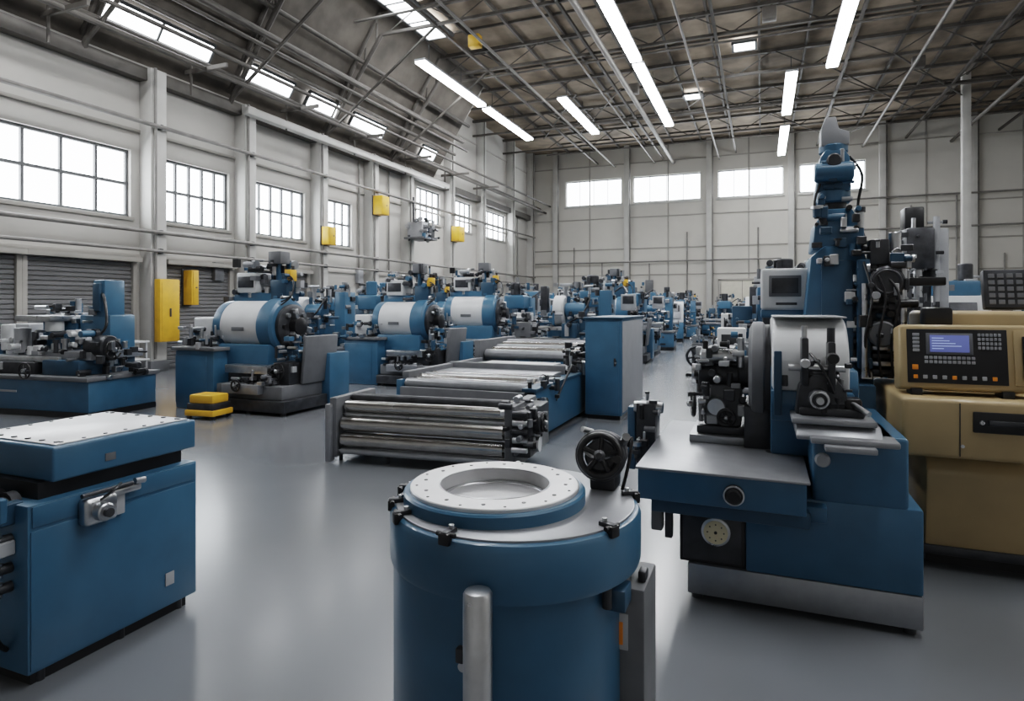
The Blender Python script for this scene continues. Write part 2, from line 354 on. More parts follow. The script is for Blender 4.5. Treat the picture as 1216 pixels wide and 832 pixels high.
b.box(-2.80,-2.77,1.96,2.12,.715,.745,STEEL,.008); b.cyl((-2.78,1.84,.755),(-2.78,2.08,.755),.010,DARK); b.cyl((-2.78,2.09,.76),(-2.78,2.14,.755),.015,STEEL)
b.box(-2.82,-2.79,2.0,2.05,.62,.72,LGREY,.005)
b.hose([(-2.76,1.9,.72),(-2.73,1.95,.76),(-2.78,2.02,.77)],.006,BLACK)
for z in (.72,.62,.5,.42):
    b.cyl((-2.93,1.645,z),(-2.93,1.58,z),.022,DARK,seg=16); b.cyl((-2.93,1.60,z-.03),(-2.93,1.60,z+.03),.012,STEEL)
    b.wheel((-2.93,1.57,z),(0,-1,.1),.03,BLACK,.005)
b.hose([(-2.93,1.6,.4),(-2.9,1.56,.3),(-2.93,1.6,.2),(-2.95,1.64,.15)],.01,BLACK)
b.greeb(-3.55,-2.9,1.58,1.66,.45,.86,12,5)
b.obj('machine_cabinet')

# ================================================================ HERO 3 : grinding machine
b=MB()
b.box(-.377,.72,3.5,4.9,.035,.2,TABLE,.01)
for x in (-.33,.67):
    for y in (3.56,4.8): b.cyl((x,y,0),(x,y,.05),.03,DARK)
b.box(-.42,-.08,3.52,4.8,.2,.585,BLACK,.008)
b.box(-.40,-.10,3.51,3.525,.22,.50,DARK,.004)
b.lathe([(.075,0),(.075,.012),(.066,.016)],STEEL,(-.23,3.51,.385),(0,-1,0),32); b.cyl((-.23,3.50,.385),(-.23,3.49,.385),.062,CREAM,seg=32); b.cyl((-.23,3.492,.385),(-.23,3.485,.385),.008,BLACK)
for i in range(8):
    a=i*math.pi/4; b.cyl((-.23+.042*math.cos(a),3.492,.385+.042*math.sin(a)),(-.23+.042*math.cos(a),3.488,.385+.042*math.sin(a)),.004,DARK,seg=8)
b.box(-.08,.72,3.5,4.9,.2,.615,BLUE,.012)
b.box(.2,.30,3.42,3.6,.52,.60,BLUE,.01)
b.prism([(3.3,.58),(3.3,.735),(3.31,.745),(4.7,.745),(4.7,.58)],'yz',-.61,.20,BLUE,.008)
b.box(-.62,.215,3.285,4.71,.738,.752,TABLE,.004)
b.box(-.55,.22,3.36,4.6,.50,.585,BLUED,.01)
b.lathe([(.05,0),(.05,.02),(.035,.025),(.035,.05),(.028,.055)],BLACK,(-.13,3.3,.654),(0,-1,0),28); b.torus((-.13,3.275,.654),(0,1,0),.045,.006,STEEL)
b.box(-.56,-.50,3.42,3.5,.38,.58,GREY,.008); b.box(-.49,-.45,3.44,3.5,.34,.58,DARK,.006)
b.cyl((.05,3.9,.75),(.05,3.9,.757),.03,DARK)
b.box(.237,.66,3.5,4.45,.6,.955,BLUE,.02,seg=3)
b.lathe([(.036,0),(.036,.014),(.028,.022)],LGREY,(.283,3.5,.82),(0,-1,0),24)
b.box(.22,.60,3.36,3.9,.925,.955,TABLE,.008); b.prism([(3.42,.93),(3.42,.95),(3.5,1.0),(4.3,1.0),(4.3,.93)],'yz',.16,.54,TABLE,.006)
b.box(.14,.52,3.46,4.2,1.0,1.03,TABLE,.008); b.box(.18,.48,3.55,4.2,1.03,1.07,DARK,.01)
b.box(.28,.50,3.31,3.40,.90,.928,TABLE,.006)
b.prism([(3.85,.75),(3.75,1.15),(3.8,1.25),(4.75,1.25),(4.75,.75)],'yz',.045,.48,BLUE,.015)
pts=[(3.70,1.13)]
for i in range(11):
    a=math.pi-math.pi/2*i/10; pts.append((3.99+.30*math.cos(a),1.23+.30*math.sin(a)))
pts+=[(4.45,1.53),(4.58,1.43),(4.62,1.13)]
b.prism(pts,'yz',.05,.43,WHITE,.025)
b.box(.055,.425,3.80,4.40,1.528,1.536,LGREY,.002)
pts=[(3.74,.96),(3.69,1.06),(3.695,1.135),(4.6,1.135),(4.6,.96)]
b.prism(pts,'yz',.045,.45,BLUE,.012); b.box(.06,.10,3.67,3.7,1.0,1.35,BLUED,.006)
b.box(.10,.13,3.685,3.71,1.16,1.22,DARK,.004)
b.lathe([(.27,0),(.31,.02),(.315,.04),(.315,.08),(.29,.1)],GREY,(-.075,4.18,1.18),(1,0,0),64)
b.lathe([(.30,0),(.30,.03)],DARK,(.015,4.18,1.18),(1,0,0),64)
b.cyl((-.14,4.18,1.18),(-.07,4.18,1.18),.10,DARK,seg=32,bev=.01)
b.box(-.10,.05,3.95,4.45,.75,1.0,DARK,.01)
b.prism([(.16,1.03),(.18,1.18),(.24,1.24),(.34,1.24),(.40,1.16),(.42,1.03)],'xz',3.58,3.72,DARK,.012)
b.box(.19,.225,3.56,3.70,1.18,1.43,DARK,.010); b.box(.315,.35,3.56,3.70,1.15,1.41,DARK,.010)
b.cyl((.13,3.62,1.27),(.40,3.62,1.27),.018,STEEL); b.cyl((.207,3.6,1.30),(.207,3.52,1.30),.024,STEEL,bev=.004); b.cyl((.333,3.6,1.33),(.333,3.50,1.33),.028,BLACK,bev=.004)
b.cyl((.207,3.63,1.42),(.207,3.63,1.49),.014,STEEL); b.cyl((.333,3.63,1.40),(.333,3.63,1.48),.020,DARK)
b.cyl((.27,3.60,1.12),(.27,3.50,1.12),.05,DARK,seg=24,bev=.006); b.torus((.27,3.495,1.12),(0,-1,0),.04,.006,STEEL); b.cyl((.27,3.50,1.12),(.27,3.45,1.12),.018,STEEL)
b.box(.38,.47,3.58,3.7,1.05,1.12,BLACK,.01); b.cyl((.42,3.6,1.1),(.49,3.5,1.06),.014,STEEL)
b.hose([(.23,3.56,1.35),(.27,3.50,1.30),(.31,3.52,1.22),(.34,3.56,1.15)],.007,BLACK)
b.greeb(.2,.42,3.54,3.66,1.05,1.32,26,21,[DARK,DARK,STEEL,BLACK,GREY],(.02,.05))
b.box(-.42,.02,4.0,4.55,.752,.80,TABLE,.006); b.box(-.38,-.02,4.05,4.5,.80,.85,DARK,.008)
b.box(-.34,-.12,4.08,4.42,.85,1.10,GREY,.015); b.cyl((-.38,4.2,1.16),(-.10,4.2,1.16),.095,DARK,seg=28,bev=.01); b.cyl((-.42,4.2,1.16),(-.38,4.2,1.16),.06,STEEL)
b.cyl((-.36,4.1,1.28),(-.14,4.1,1.28),.045,STEEL,bev=.006); b.box(-.33,-.16,4.15,4.4,1.22,1.33,DARK,.01); b.cyl((-.26,4.06,.98),(-.26,3.98,.98),.05,STEEL,seg=24)
b.wheel((-.40,4.05,.98),(-1,-.2,0),.07); b.wheel((-.2,3.98,.92),(0,-1,0),.045)
b.cyl((-.12,4.05,1.22),(-.12,4.05,1.40),.02,STEEL); b.greeb(-.38,-.1,3.98,4.2,.85,1.36,44,31,[DARK,DARK,STEEL,STEEL,BLACK,GREY,LGREY],(.025,.07))
b.box(-.74,-.62,3.95,4.15,.60,.98,DARK,.01); b.box(-.80,-.75,3.98,4.1,.55,.95,BLUE,.008); b.cyl((-.76,4.0,.95),(-.58,4.0,.95),.035,STEEL); b.greeb(-.74,-.60,3.88,4.05,.68,1.03,18,41,[DARK,STEEL,BLACK,GREY],(.02,.06))
b.box(.22,.72,4.85,5.6,0,1.05,BLUED,.01)
b.off=Vector((0,.55,0))
b.prism([(.24,.95),(.33,1.95),(.42,2.03),(.66,2.03),(.70,1.9),(.74,.95)],'xz',4.5,5.0,BLUE,.015)
b.prism([(4.42,1.1),(4.47,1.92),(4.52,1.92),(4.52,1.1)],'yz',.40,.60,BLUED,.006)
b.prism([(.34,2.0),(.36,2.2),(.44,2.3),(.60,2.3),(.68,2.15),(.68,2.0)],'xz',4.52,4.95,BLUE,.015)
b.cyl((.50,4.72,2.28),(.50,4.72,2.40),.09,DARK,seg=28); b.cyl((.49,4.72,2.36),(.49,4.72,2.46),.125,BLUE,seg=32,bev=.012)
b.prism([(.37,2.44),(.40,2.7),(.44,2.76),(.56,2.76),(.60,2.7),(.61,2.44)],'xz',4.62,4.82,BLUE,.02)
b.cyl((.36,4.60,2.58),(.62,4.60,2.58),.07,BLUE,seg=24,bev=.01); b.cyl((.49,4.62,2.66),(.49,4.54,2.66),.05,DARK,seg=24,bev=.01)
b.cyl((.50,4.72,2.74),(.50,4.72,2.80),.10,BLUE,seg=24,bev=.008)
b.prism([(.41,2.79),(.41,2.92),(.44,3.0),(.51,3.0),(.53,2.91),(.60,2.88),(.60,2.79)],'xz',4.64,4.80,LGREY,.008)
b.hose([(.60,4.66,2.7),(.68,4.64,2.55),(.65,4.62,2.3),(.70,4.6,2.05)],.010,BLACK); b.hose([(.40,4.6,2.5),(.36,4.56,2.35),(.40,4.5,2.2)],.009,BLACK)
b.greeb(.36,.66,4.42,4.55,1.85,2.3,34,51,[DARK,BLUE,BLUED,STEEL,BLACK],(.03,.09)); b.greeb(.40,.58,4.57,4.64,2.3,2.72,16,52,[BLUE,BLUED,DARK,LGREY],(.03,.06))
b.greeb(.56,.72,4.42,4.5,1.1,1.9,30,53,[DARK,BLACK,BLUED,STEEL,GREY],(.03,.08))
b.box(.70,.92,4.6,4.95,1.08,1.95,GREY,.02); b.cyl((.80,4.55,1.76),(.80,4.38,1.76),.11,DARK,seg=28,bev=.015); b.torus((.80,4.38,1.76),(0,-1,0),.08,.01,DARK); b.cyl((.77,4.55,1.40),(.77,4.36,1.40),.09,GREY,seg=28,bev=.012); b.cyl((.88,4.6,1.9),(.88,4.6,2.12),.04,STEEL,bev=.008)
b.box(.70,.82,4.42,4.6,1.88,2.06,DARK,.012); b.box(.62,.70,4.40,4.52,1.15,1.92,BLUED,.012); b.cyl((.66,4.37,1.1),(.66,4.37,1.75),.018,STEEL); b.cyl((.90,4.42,1.15),(.90,4.42,1.85),.022,STEEL)
for k in range(5): b.box(.72,.90,4.44,4.6,1.12+k*.055,1.15+k*.055,STEEL if k%2 else DARK,.004)
b.greeb(.64,.93,4.38,4.6,1.1,2.05,100,61,[DARK,DARK,DARK,BLACK,GREY,STEEL,BLUED,LGREY],(.025,.085))
for i in range(3): b.hose([(.66+.07*i,4.40,1.9-.05*i),(.70+.08*i,4.33,1.65),(.66+.08*i,4.35,1.35),(.70+.07*i,4.42,1.1)],.008,BLACK)
b.box(.86,1.22,4.72,4.85,1.74,1.80,BLACK,.01); b.box(.90,.96,4.7,4.9,1.6,1.82,DARK)
b.box(-.01,.345,4.72,5.05,1.56,1.885,WHITE,.025,seg=3); b.box(-.01,.345,4.73,5.04,1.50,1.565,BLUE,.012); b.box(.05,.28,4.712,4.73,1.665,1.83,GREY,.008); b.box(.07,.26,4.706,4.715,1.69,1.81,DARK,.002)
b.box(.10,.25,4.715,4.725,1.60,1.62,DARK,.002); b.box(.10,.28,4.80,5.0,.0,1.5,GREY,.01)
b.off=Vector((0,0,0))
b.obj('grinding_machine')

# ================================================================ HERO 4 : tan machine with console
b=MB()
b.prism([(4.5,.72),(4.42,.60),(4.46,.12),(4.52,.10),(5.4,.10),(5.4,.72)],'yz',.92,2.6,TAN,.02)
b.box(.95,2.6,4.58,5.35,0,.12,BLACK,0)
b.box(.90,2.6,4.44,5.4,.095,.15,DARK,.01)
b.box(.78,2.65,4.33,5.42,.70,1.05,TAN,.03,seg=4)
b.box(1.13,1.46,4.318,4.34,.865,.985,BLACK,.008); b.cyl((1.17,4.32,.925),(1.17,4.305,.925),.012,STEEL); b.box(1.2,1.42,4.30,4.32,.91,.94,DARK,.005)
for x in (1.08,1.56): b.cyl((x,4.33,.78),(x,4.322,.78),.01,STEEL,seg=10)
b.box(1.065,1.07,4.326,4.335,.72,1.03,DARK,0)
M=Matrix.Translation((1.125,4.47,1.065))@Matrix.Rotation(math.radians(-8),4,'X')
b.box(-.33,.33,0,.20,.02,.42,TAN,.02,M,3); b.box(-.29,.22,-.008,.004,.06,.39,BLACK,.006,M); b.box(-.19,.05,-.014,-.004,.235,.365,GREY,.004,M); b.box(-.17,.03,-.018,-.012,.25,.352,SCREEN,.001,M)
for j in range(5): b.box(-.16,-.16+.06+.03*((j*3)%4),-.0195,-.018,.268+j*.016,.272+j*.016,SCRT,0,M)
for i in range(6):
    for j in range(4): b.box(.085+i*.02-.01,.085+i*.02+.004,-.016,-.006,.27+j*.026,.27+j*.026+.018,KEYS,.002,M,1)
for i in range(11):
    for j in range(2): b.box(-.20+i*.024,-.20+i*.024+.018,-.016,-.006,.18+j*.026,.18+j*.026+.018,KEYS,.002,M,1)
for i in range(9): b.box(-.26+i*.05,-.26+i*.05+.022,-.016,-.006,.085,.108,KEYS if i%4 else ORANGE,.002,M,1)
for j in range(5): b.box(-.26,-.225,-.016,-.006,.25+j*.024,.268+j*.024,KEYS,.002,M,1)
b.box(.25,.31,-.01,.0,.06,.385,TAN,.004,M); b.box(-.265,-.235,-.016,-.006,.14,.17,ORANGE,.002,M)
b.cyl(M@Vector((.30,-.02,.10)),M@Vector((.30,-.02,.35)),.012,BLACK)
for x in (.88,1.34): b.box(x-.03,x+.03,4.46,4.6,1.045,1.09,BLACK,.004)
b.box(1.50,1.62,4.42,4.6,1.045,1.22,GREY,.01)
b.box(1.0,1.64,4.82,5.35,1.045,1.56,TAN,.03,seg=3); b.box(.98,1.14,4.76,4.9,1.46,1.585,BLACK,.02)
b.box(1.66,2.5,4.75,5.35,1.045,1.5,TAN,.03,seg=3)
M=Matrix.Translation((1.62,4.95,1.58))@Matrix.Rotation(math.radians(-12),4,'X')
b.box(-.26,.4,0,.07,0,.26,DARK,.01,M); b.box(-.02,.06,.03,.1,-.1,.05,BLACK,.01,M)
for i in range(12):
    for j in range(5): b.box(-.235+i*.05,-.235+i*.05+.034,-.005,.002,.025+j*.044,.025+j*.044+.03,GREY,.002,M,1)
b.obj('cnc_control_machine')

# ================================================================ roller conveyors
b=MB(); x0,x1=-1.0,.78
b.box(x0-.08,x0,-.25,.55,.06,.66,GREY,.01); b.box(x0-.10,x0-.04,-.30,-.22,.02,.60,TABLE,.006)
b.box(x1,x1+.10,-.25,.55,.06,.66,GREY,.01)
for (y,z,r,m) in ((-.10,.56,.06,ROLL),(.03,.63,.045,DARK),(-.15,.39,.075,ROLL),(-.16,.23,.075,ROLL),(.18,.58,.06,ROLL),(.34,.56,.065,ROLL),(.45,.45,.05,DARK),(-.12,.48,.025,STEEL),(-.20,.12,.03,TABLE)):
    b.lathe([(r*.45,0),(r*.45,.03),(r,.03),(r,x1-x0-.03),(r*.45,x1-x0-.03),(r*.45,x1-x0)],m,(x0,y,z),(1,0,0),32)
b.box(x0,x1,-.1,.5,.08,.13,GREY,.008)
b.box(x1+.08,x1+.26,-.28,.45,.20,.62,DARK,.015)
for k in range(5): b.cyl((x1+.10,-.30,.28+k*.08),(x1+.24,-.30,.28+k*.08),.03,STEEL if k%2 else DARK,seg=16)
b.cyl((x1+.26,-.1,.5),(x1+.33,-.1,.5),.10,DARK,seg=28,bev=.01); b.cyl((x1+.26,-.12,.3),(x1+.31,-.12,.3),.07,STEEL,seg=24); b.greeb(x1+.0,x1+.3,-.36,.2,.2,.70,56,71,[DARK,DARK,STEEL,BLACK,GREY],(.03,.09))
b.wheel((x1+.34,-.1,.5),(1,0,0),.08)
for x in (x0-.04,x0+.5,x1-.1): b.cyl((x,-.1,0),(x,-.1,.12),.02,DARK); b.cyl((x,.4,0),(x,.4,.12),.02,DARK)
b.obj('roller_conveyor',(-3.02,5.52,0),math.radians(5))
b=MB(); x0,x1=-4.3,-2.55
b.box(x1,x1+.14,6.75,10.9,.05,.60,BLUE,.012); b.box(x1-.02,x1+.16,6.7,10.9,.60,.64,BLUED,.006); b.box(x0-.08,x0,6.9,10.9,.05,.64,BLUE,.01)
b.box(x0,x1,6.9,10.8,.05,.4,BLUED,.01); b.box(x0,x1,6.86,6.92,.1,.56,GREY,.01)
for i in range(5):
    y=7.0+i*.15; b.lathe([(.03,0),(.03,.03),(.068,.03),(.068,1.70),(.03,1.70),(.03,1.75)],ROLL if i%3 else TABLE,(x0,y,.62-.03*(i<2)),(1,0,0),28)
b.box(x0+.02,x1-.02,7.75,9.3,.60,.68,TABLE,.01); b.box(x0-.02,x1+.02,8.25,8.32,.60,.76,GREY,.01); b.box(x0-.05,x0+.05,7.0,9.3,.60,.74,GREY,.01)
b.box(x0+.3,x1-.3,8.4,9.1,.68,.72,PLATE,.005)
for i in range(5): b.lathe([(.03,0),(.03,.03),(.085,.03),(.085,1.70),(.03,1.70),(.03,1.75)],ROLL if i%2 else TABLE,(x0,9.5+i*.24,.78+.03*i),(1,0,0),28)
b.box(x0-.1,x0,9.3,10.9,.5,1.02,GREY,.01); b.box(x1,x1+.1,9.3,10.8,.5,1.02,DARK,.01)
b.greeb(x1-.05,x1+.18,8.3,9.4,.64,1.05,60,81,[DARK,STEEL,BLACK,GREY],(.04,.12)); b.greeb(x1-.02,x1+.2,6.72,7.6,.30,.72,34,82,[DARK,STEEL,BLACK],(.03,.09))
b.hose([(x1+.1,8.2,.7),(x1+.2,8.0,.8),(x1+.18,7.7,.6),(x1+.14,7.5,.4)],.014,BLACK)
for y in (7.0,9,10.7):
    for x in (x0+.1,x1): b.cyl((x,y,0),(x,y,.06),.03,DARK)
b.obj('roller_line')
b=MB(); b.box(-2.32,-1.80,8.55,10.2,.06,1.41,BLUE,.012); b.box(-1.803,-1.793,8.6,10.15,.10,1.37,LGREY,.005); b.box(-2.30,-1.83,8.60,10.15,0,.07,BLACK,0)
b.box(-2.28,-1.84,8.542,8.552,.1,1.36,BLUE,.004); b.cyl((-1.88,8.55,.8),(-1.88,8.52,.8),.015,STEEL); b.box(-1.905,-1.88,8.53,8.55,.75,.86,DARK,.003); b.box(-2.34,-1.78,8.53,10.22,1.40,1.43,BLUED,.006)
b.obj('electrical_cabinet')

# ================================================================ machine prototypes
def proto_lathe(seed):
    b=MB()
    b.box(-.35,1.05,-.75,.75,.05,.22,DARK,.015); b.box(-.30,.95,-.68,.68,.22,.42,GREY,.015); b.box(-.2,.75,-.55,.55,.42,.58,DARK,.012); b.box(-.1,.6,-.78,-.55,.30,.44,TABLE,.01)
    for x in (-.25,.3,.95):
        for y in (-.65,.65): b.cyl((x,y,0),(x,y,.06),.04,DARK)
    b.box(-1.15,-.36,-.68,.68,.0,.90,BLUE,.02); b.box(-1.14,-.5,-.69,-.675,.08,.82,BLUE,.006); b.box(-1.2,-.3,-.72,.72,.90,.95,GREY,.01)
    b.box(-.55,.45,-.42,.42,.56,1.0,BLUE,.03)
    b.box(-.2,.62,-.62,-.3,.58,.70,STEEL,.01)
    b.lathe([(.30,0),(.395,.03),(.40,.06),(.40,.18)],BLUE,(-.72,0,1.27),(1,0,0),64)
    b.lathe([(.395,0),(.395,.75)],WHITE,(-.54,0,1.27),(1,0,0),64)
    b.lathe([(.40,0),(.43,.02),(.435,.05),(.435,.26),(.40,.30),(.36,.31)],BLUE,(.20,0,1.27),(1,0,0),64)
    b.lathe([(.34,0),(.34,.07),(.30,.09),(.12,.10)],DARK,(.50,0,1.27),(1,0,0),48); b.lathe([(.14,0),(.14,.16),(.08,.18)],BLACK,(.56,0,1.27),(1,0,0),28)
    for i in range(8):
        a=i*math.pi/4; c=Vector((.58,.24*math.cos(a),1.27+.24*math.sin(a))); b.cyl(c,c+Vector((.06,0,0)),.035,STEEL if i%2 else BLACK,seg=14)
    for i in range(3):
        a=i*2.09+.3; M=Matrix.Translation((.60,0,1.27))@Matrix.Rotation(a,4,'X'); b.box(0,.10,-.035,.035,.08,.28,STEEL,.01,M)
    b.box(-.30,-.05,-.40,-.385,1.2,1.26,GREY,.002)
    b.box(-1.15,-.74,-.35,.35,.95,1.40,WHITE,.03,seg=3); b.cyl((-1.2,0,1.2),(-1.12,0,1.2),.2,DARK,seg=28)
    M=Matrix.Translation((.97,0,.42))@Matrix.Rotation(math.radians(6),4,'Y'); b.box(-.03,.03,-.30,.45,0,.72,GREY,.02,M)
    b.box(.62,.92,-.5,.1,.42,.75,DARK,.02); b.wheel((.75,-.56,.62),(0,-1,.1),.12); b.wheel((.2,-.80,.42),(0,-1,0),.08)
    b.greeb(.55,.95,-.55,.2,.6,1.15,50,seed,None,(.04,.12)); b.greeb(-1.15,-.4,-.74,-.3,.95,1.25,30,seed+1,None,(.04,.12))
    b.box(-.7,.1,.05,.40,1.62,1.80,BLUE,.02); b.box(-.60,-.2,.0,.36,1.8,2.12,WHITE,.02); b.box(-.56,-.24,-.01,.0,1.88,2.06,DARK,.004)
    b.box(.05,.38,.05,.35,1.66,2.0,BLUED,.02); b.cyl((.1,.2,1.9),(.1,.2,2.42),.05,BLUE); b.box(-.02,.24,.08,.3,2.26,2.46,GREY,.015); b.box(.34,.46,.05,.2,1.98,2.16,YEL,.01)
    b.greeb(-.65,.45,.0,.4,1.66,2.35,76,seed+2,None,(.04,.15))
    for k in range(3): b.hose([(.3,.1,2.1-.1*k),(.55,0,2.0),(.62,-.1,1.75),(.5,-.2,1.6+.05*k)],.012,BLACK)
    b.greeb(-.2,.75,-.74,-.5,.3,.6,26,seed+3,[STEEL,DARK,BLACK,GREY],(.04,.1))
    b.box(.9,1.1,.2,.7,.05,.85,BLUE,.02)
    return b.mesh('lathe_machine')
def proto_mill(seed,white=False):
    b=MB(); C=BLUE
    b.box(-.75,.75,-.55,.75,.0,.12,DARK,.02); b.box(-.70,.70,-.48,.70,.12,.70,C,.03); b.box(-.85,.85,-.62,.2,.70,.78,TABLE,.01)
    b.box(-.35,.35,.15,.72,.7,1.75,C,.03); b.box(-.95,.95,-.55,-.15,.86,.95,STEEL,.008); b.box(-.4,.4,-.6,-.05,.78,.87,DARK,.01)
    b.box(-.28,.28,-.55,.2,1.42,1.80,WHITE if white else C,.05,seg=3); b.cyl((0,-.35,1.42),(0,-.35,1.12),.085,STEEL,r2=.05,seg=24); b.cyl((0,-.35,1.12),(0,-.35,1.0),.02,DARK)
    b.cyl((0,-.3,1.8),(0,-.3,2.15),.14,DARK if seed%2 else BLUE,seg=28,bev=.02); b.cyl((0,.4,1.75),(0,.4,2.0),.1,GREY,bev=.02)
    b.wheel((-.98,-.35,.9),(-1,0,0),.11); b.wheel((.98,-.35,.9),(1,0,0),.11); b.wheel((.1,-.66,.62),(0,-1,0),.12)
    b.hose([(.3,.3,1.7),(.6,.2,1.9),(.75,-.1,1.75)],.02,DARK); b.box(.62,.95,-.2,-.1,1.35,1.72,LGREY,.015); b.box(.66,.91,-.21,-.2,1.5,1.68,DARK,.002)
    b.box(-.72,-.42,.1,.68,.78,1.45,LGREY if white else BLUED,.02); b.greeb(-.65,.65,-.55,-.05,.92,1.25,50,seed,None,(.04,.14)); b.greeb(-.4,.4,-.5,.3,1.4,2.1,44,seed+1,None,(.05,.15)); b.greeb(-.7,.7,-.60,-.48,.2,.7,16,seed+2,[DARK,STEEL,BLACK,WHITE,YEL],(.04,.11)); b.greeb(.65,.85,-.5,.4,.2,.85,16,seed+3,None,(.04,.14))
    return b.mesh('milling_machine')
def proto_grinder(seed):
    b=MB()
    b.box(-1.1,1.1,-.55,.6,.0,.10,BLACK,.01); b.box(-1.1,1.1,-.58,.6,.10,.58,BLUE,.02); b.box(-1.12,-.3,-.60,-.575,.14,.5,BLUE,.006); b.box(-1.15,1.15,-.62,.62,.58,.64,GREY,.01)
    b.box(-.95,.8,-.45,.1,.64,.76,DARK,.012); b.box(-1.0,.7,-.4,.05,.76,.82,STEEL,.008); b.box(-.85,-.5,-.36,.05,.82,1.12,GREY,.02); b.cyl((-.95,-.15,1.0),(-.4,-.15,1.0),.11,DARK,seg=28,bev=.01); b.cyl((-.4,-.15,1.0),(.1,-.15,1.0),.04,STEEL); b.box(.1,.4,-.3,.0,.82,1.1,BLUED,.02)
    b.box(-.3,.5,.12,.58,.64,1.3,BLUE,.03); b.lathe([(.2,0),(.30,.03),(.30,.20),(.26,.23)],WHITE,(-.15,.15,1.35),(1,0,0),48); b.cyl((.08,.15,1.35),(.5,.15,1.35),.15,BLUE,seg=28,bev=.02)
    b.box(.75,1.0,.1,.5,.64,1.75,BLUE,.02); b.cyl((.88,.3,1.75),(.88,.3,1.95),.07,STEEL); b.box(-1.05,-.7,.2,.5,.64,1.3,WHITE,.02); b.box(-1.0,-.75,.19,.2,1.0,1.22,DARK,.003); b.box(-.5,-.35,.3,.5,1.3,1.85,DARK,.02)
    b.wheel((-.3,-.63,.42),(0,-1,0),.12); b.wheel((.5,-.63,.40),(0,-1,0),.09); b.greeb(-.9,.9,-.45,.15,.75,1.3,86,seed,None,(.04,.13)); b.greeb(-.3,1.0,.1,.5,1.25,1.9,46,seed+1,None,(.05,.15)); b.greeb(-1.05,1.05,-.62,-.57,.2,.5,12,seed+2,[DARK,STEEL,BLACK],(.04,.1))
    b.hose([(.4,.2,1.5),(.6,.0,1.6),(.5,-.2,1.3),(.2,-.2,1.1)],.018,BLACK); b.greeb(1.0,1.15,-.5,.5,.3,.75,14,seed+5,[DARK,STEEL,BLACK],(.05,.13))
    return b.mesh('cylindrical_grinder')
def proto_cnc(seed):
    b=MB()
    b.box(-.9,.9,-.6,.7,0,.15,BLACK,.01); b.box(-.92,.92,-.65,.72,.15,.85,BLUE,.03); b.prism([(-.65,.85),(-.45,1.75),(.72,1.75),(.72,.85)],'yz',-.92,.92,WHITE,.03)
    M=Matrix.Translation((0,-.56,1.3))@Matrix.Rotation(math.radians(-12.5),4,'X'); b.box(-.6,.25,-.02,.02,-.35,.33,DARK,.02,M); b.box(.4,.82,-.06,.03,-.3,.35,LGREY,.02,M); b.box(.45,.77,-.07,-.05,.0,.28,DARK,.004,M)
    b.box(-.5,.4,-.1,.6,1.75,2.05,BLUE,.03); b.cyl((.2,.2,2.05),(.2,.2,2.4),.13,DARK,bev=.02); b.greeb(-.7,.7,-.2,.6,1.75,2.15,26,seed,None,(.06,.2)); b.greeb(.9,1.02,-.5,.6,.3,1.4,20,seed+1,None,(.06,.2))
    return b.mesh('machining_center')
def proto_vert(seed):
    b=MB()
    b.box(-.6,.6,-.6,.6,0,.8,BLUE,.03); b.box(-.25,.25,.0,.5,.8,2.9,GREY,.03); b.box(-.2,.22,-.4,.1,2.2,2.9,DARK,.04); b.cyl((0,-.2,2.2),(0,-.2,1.5),.08,STEEL,seg=24); b.box(-.5,.5,-.55,.0,.8,.95,STEEL,.01)
    b.box(-.15,.15,.0,.4,2.9,3.3,BLACK,.03); b.cyl((.3,-.1,1.6),(.3,-.1,3.1),.05,LGREY); b.box(.34,.48,-.1,.3,1.2,2.9,LGREY,.02); b.greeb(-.25,.35,-.4,.1,1.0,3.1,60,seed,[DARK,DARK,GREY,STEEL,BLACK,LGREY],(.05,.16))
    return b.mesh('vertical_press')
ML=[proto_lathe(100),proto_lathe(140)]; MM=[proto_mill(201),proto_mill(232,True),proto_mill(254)]; MG=[proto_grinder(301),proto_grinder(340)]; MC=proto_cnc(400); MV=proto_vert(500)
def put(me,x,y,rz=0,sc=1): inst(me,me.name.split('.')[0],(x,y,0),math.radians(rz),sc)
put(ML[0],-7.35,7.75); put(ML[1],-6.75,11.2)
R=random.Random(11)
def row(x,ys,seq,rz=0):
    for i,y in enumerate(ys): put(seq[i%len(seq)],x+R.uniform(-.15,.15),y,rz+R.uniform(-4,4),R.uniform(.97,1.1))
row(-6.7,[14.4,17.2,20.0,22.8,25.6,28.4,31.2,34.0,36.6],[ML[0],MM[0],MG[0],ML[1],MM[1],MG[1],MM[2],MC],8)
row(-9.6,[11.2,14.2,17.2,20.2,23.2,26.2,29.4,32.4,35.4],[MG[0],MM[2],ML[1],MM[0],MG[1],MC,MM[1]],4)
row(-12.1,[12.2,15.0,18.0,21.0,24.0,27.4,30.4,33.6],[MG[1],MM[0],MM[1],MG[0],MC],90)
row(-4.0,[13.0,15.4,17.8,20.4,23.0,25.6,28.2,30.8,33.4,36.0],[MG[0],MM[0],ML[1],MM[2],MG[1],MM[1],MC],5)
row(.4,[8.3,11.4,14.4,17.4,20.6,24,27.4,31,34.4],[MG[1],MM[0],MG[0],MM[2],MM[1],MC],0)
row(-1.6,[31.5,34.5],[MM[0],MG[0]],0)
row(3.6,[8.8,15.0,18.4,21.4,24.4,28,32],[MM[2],MC,MG[0],MM[0]],0)
row(7.0,[9,13,17,21,25,29,34],[MG[1],MM[1],MC,MM[2]],0)
row(11,[10,15,20,25,30],[MC,MG[0],MM[0]],0)
put(MV,2.45,12.6)

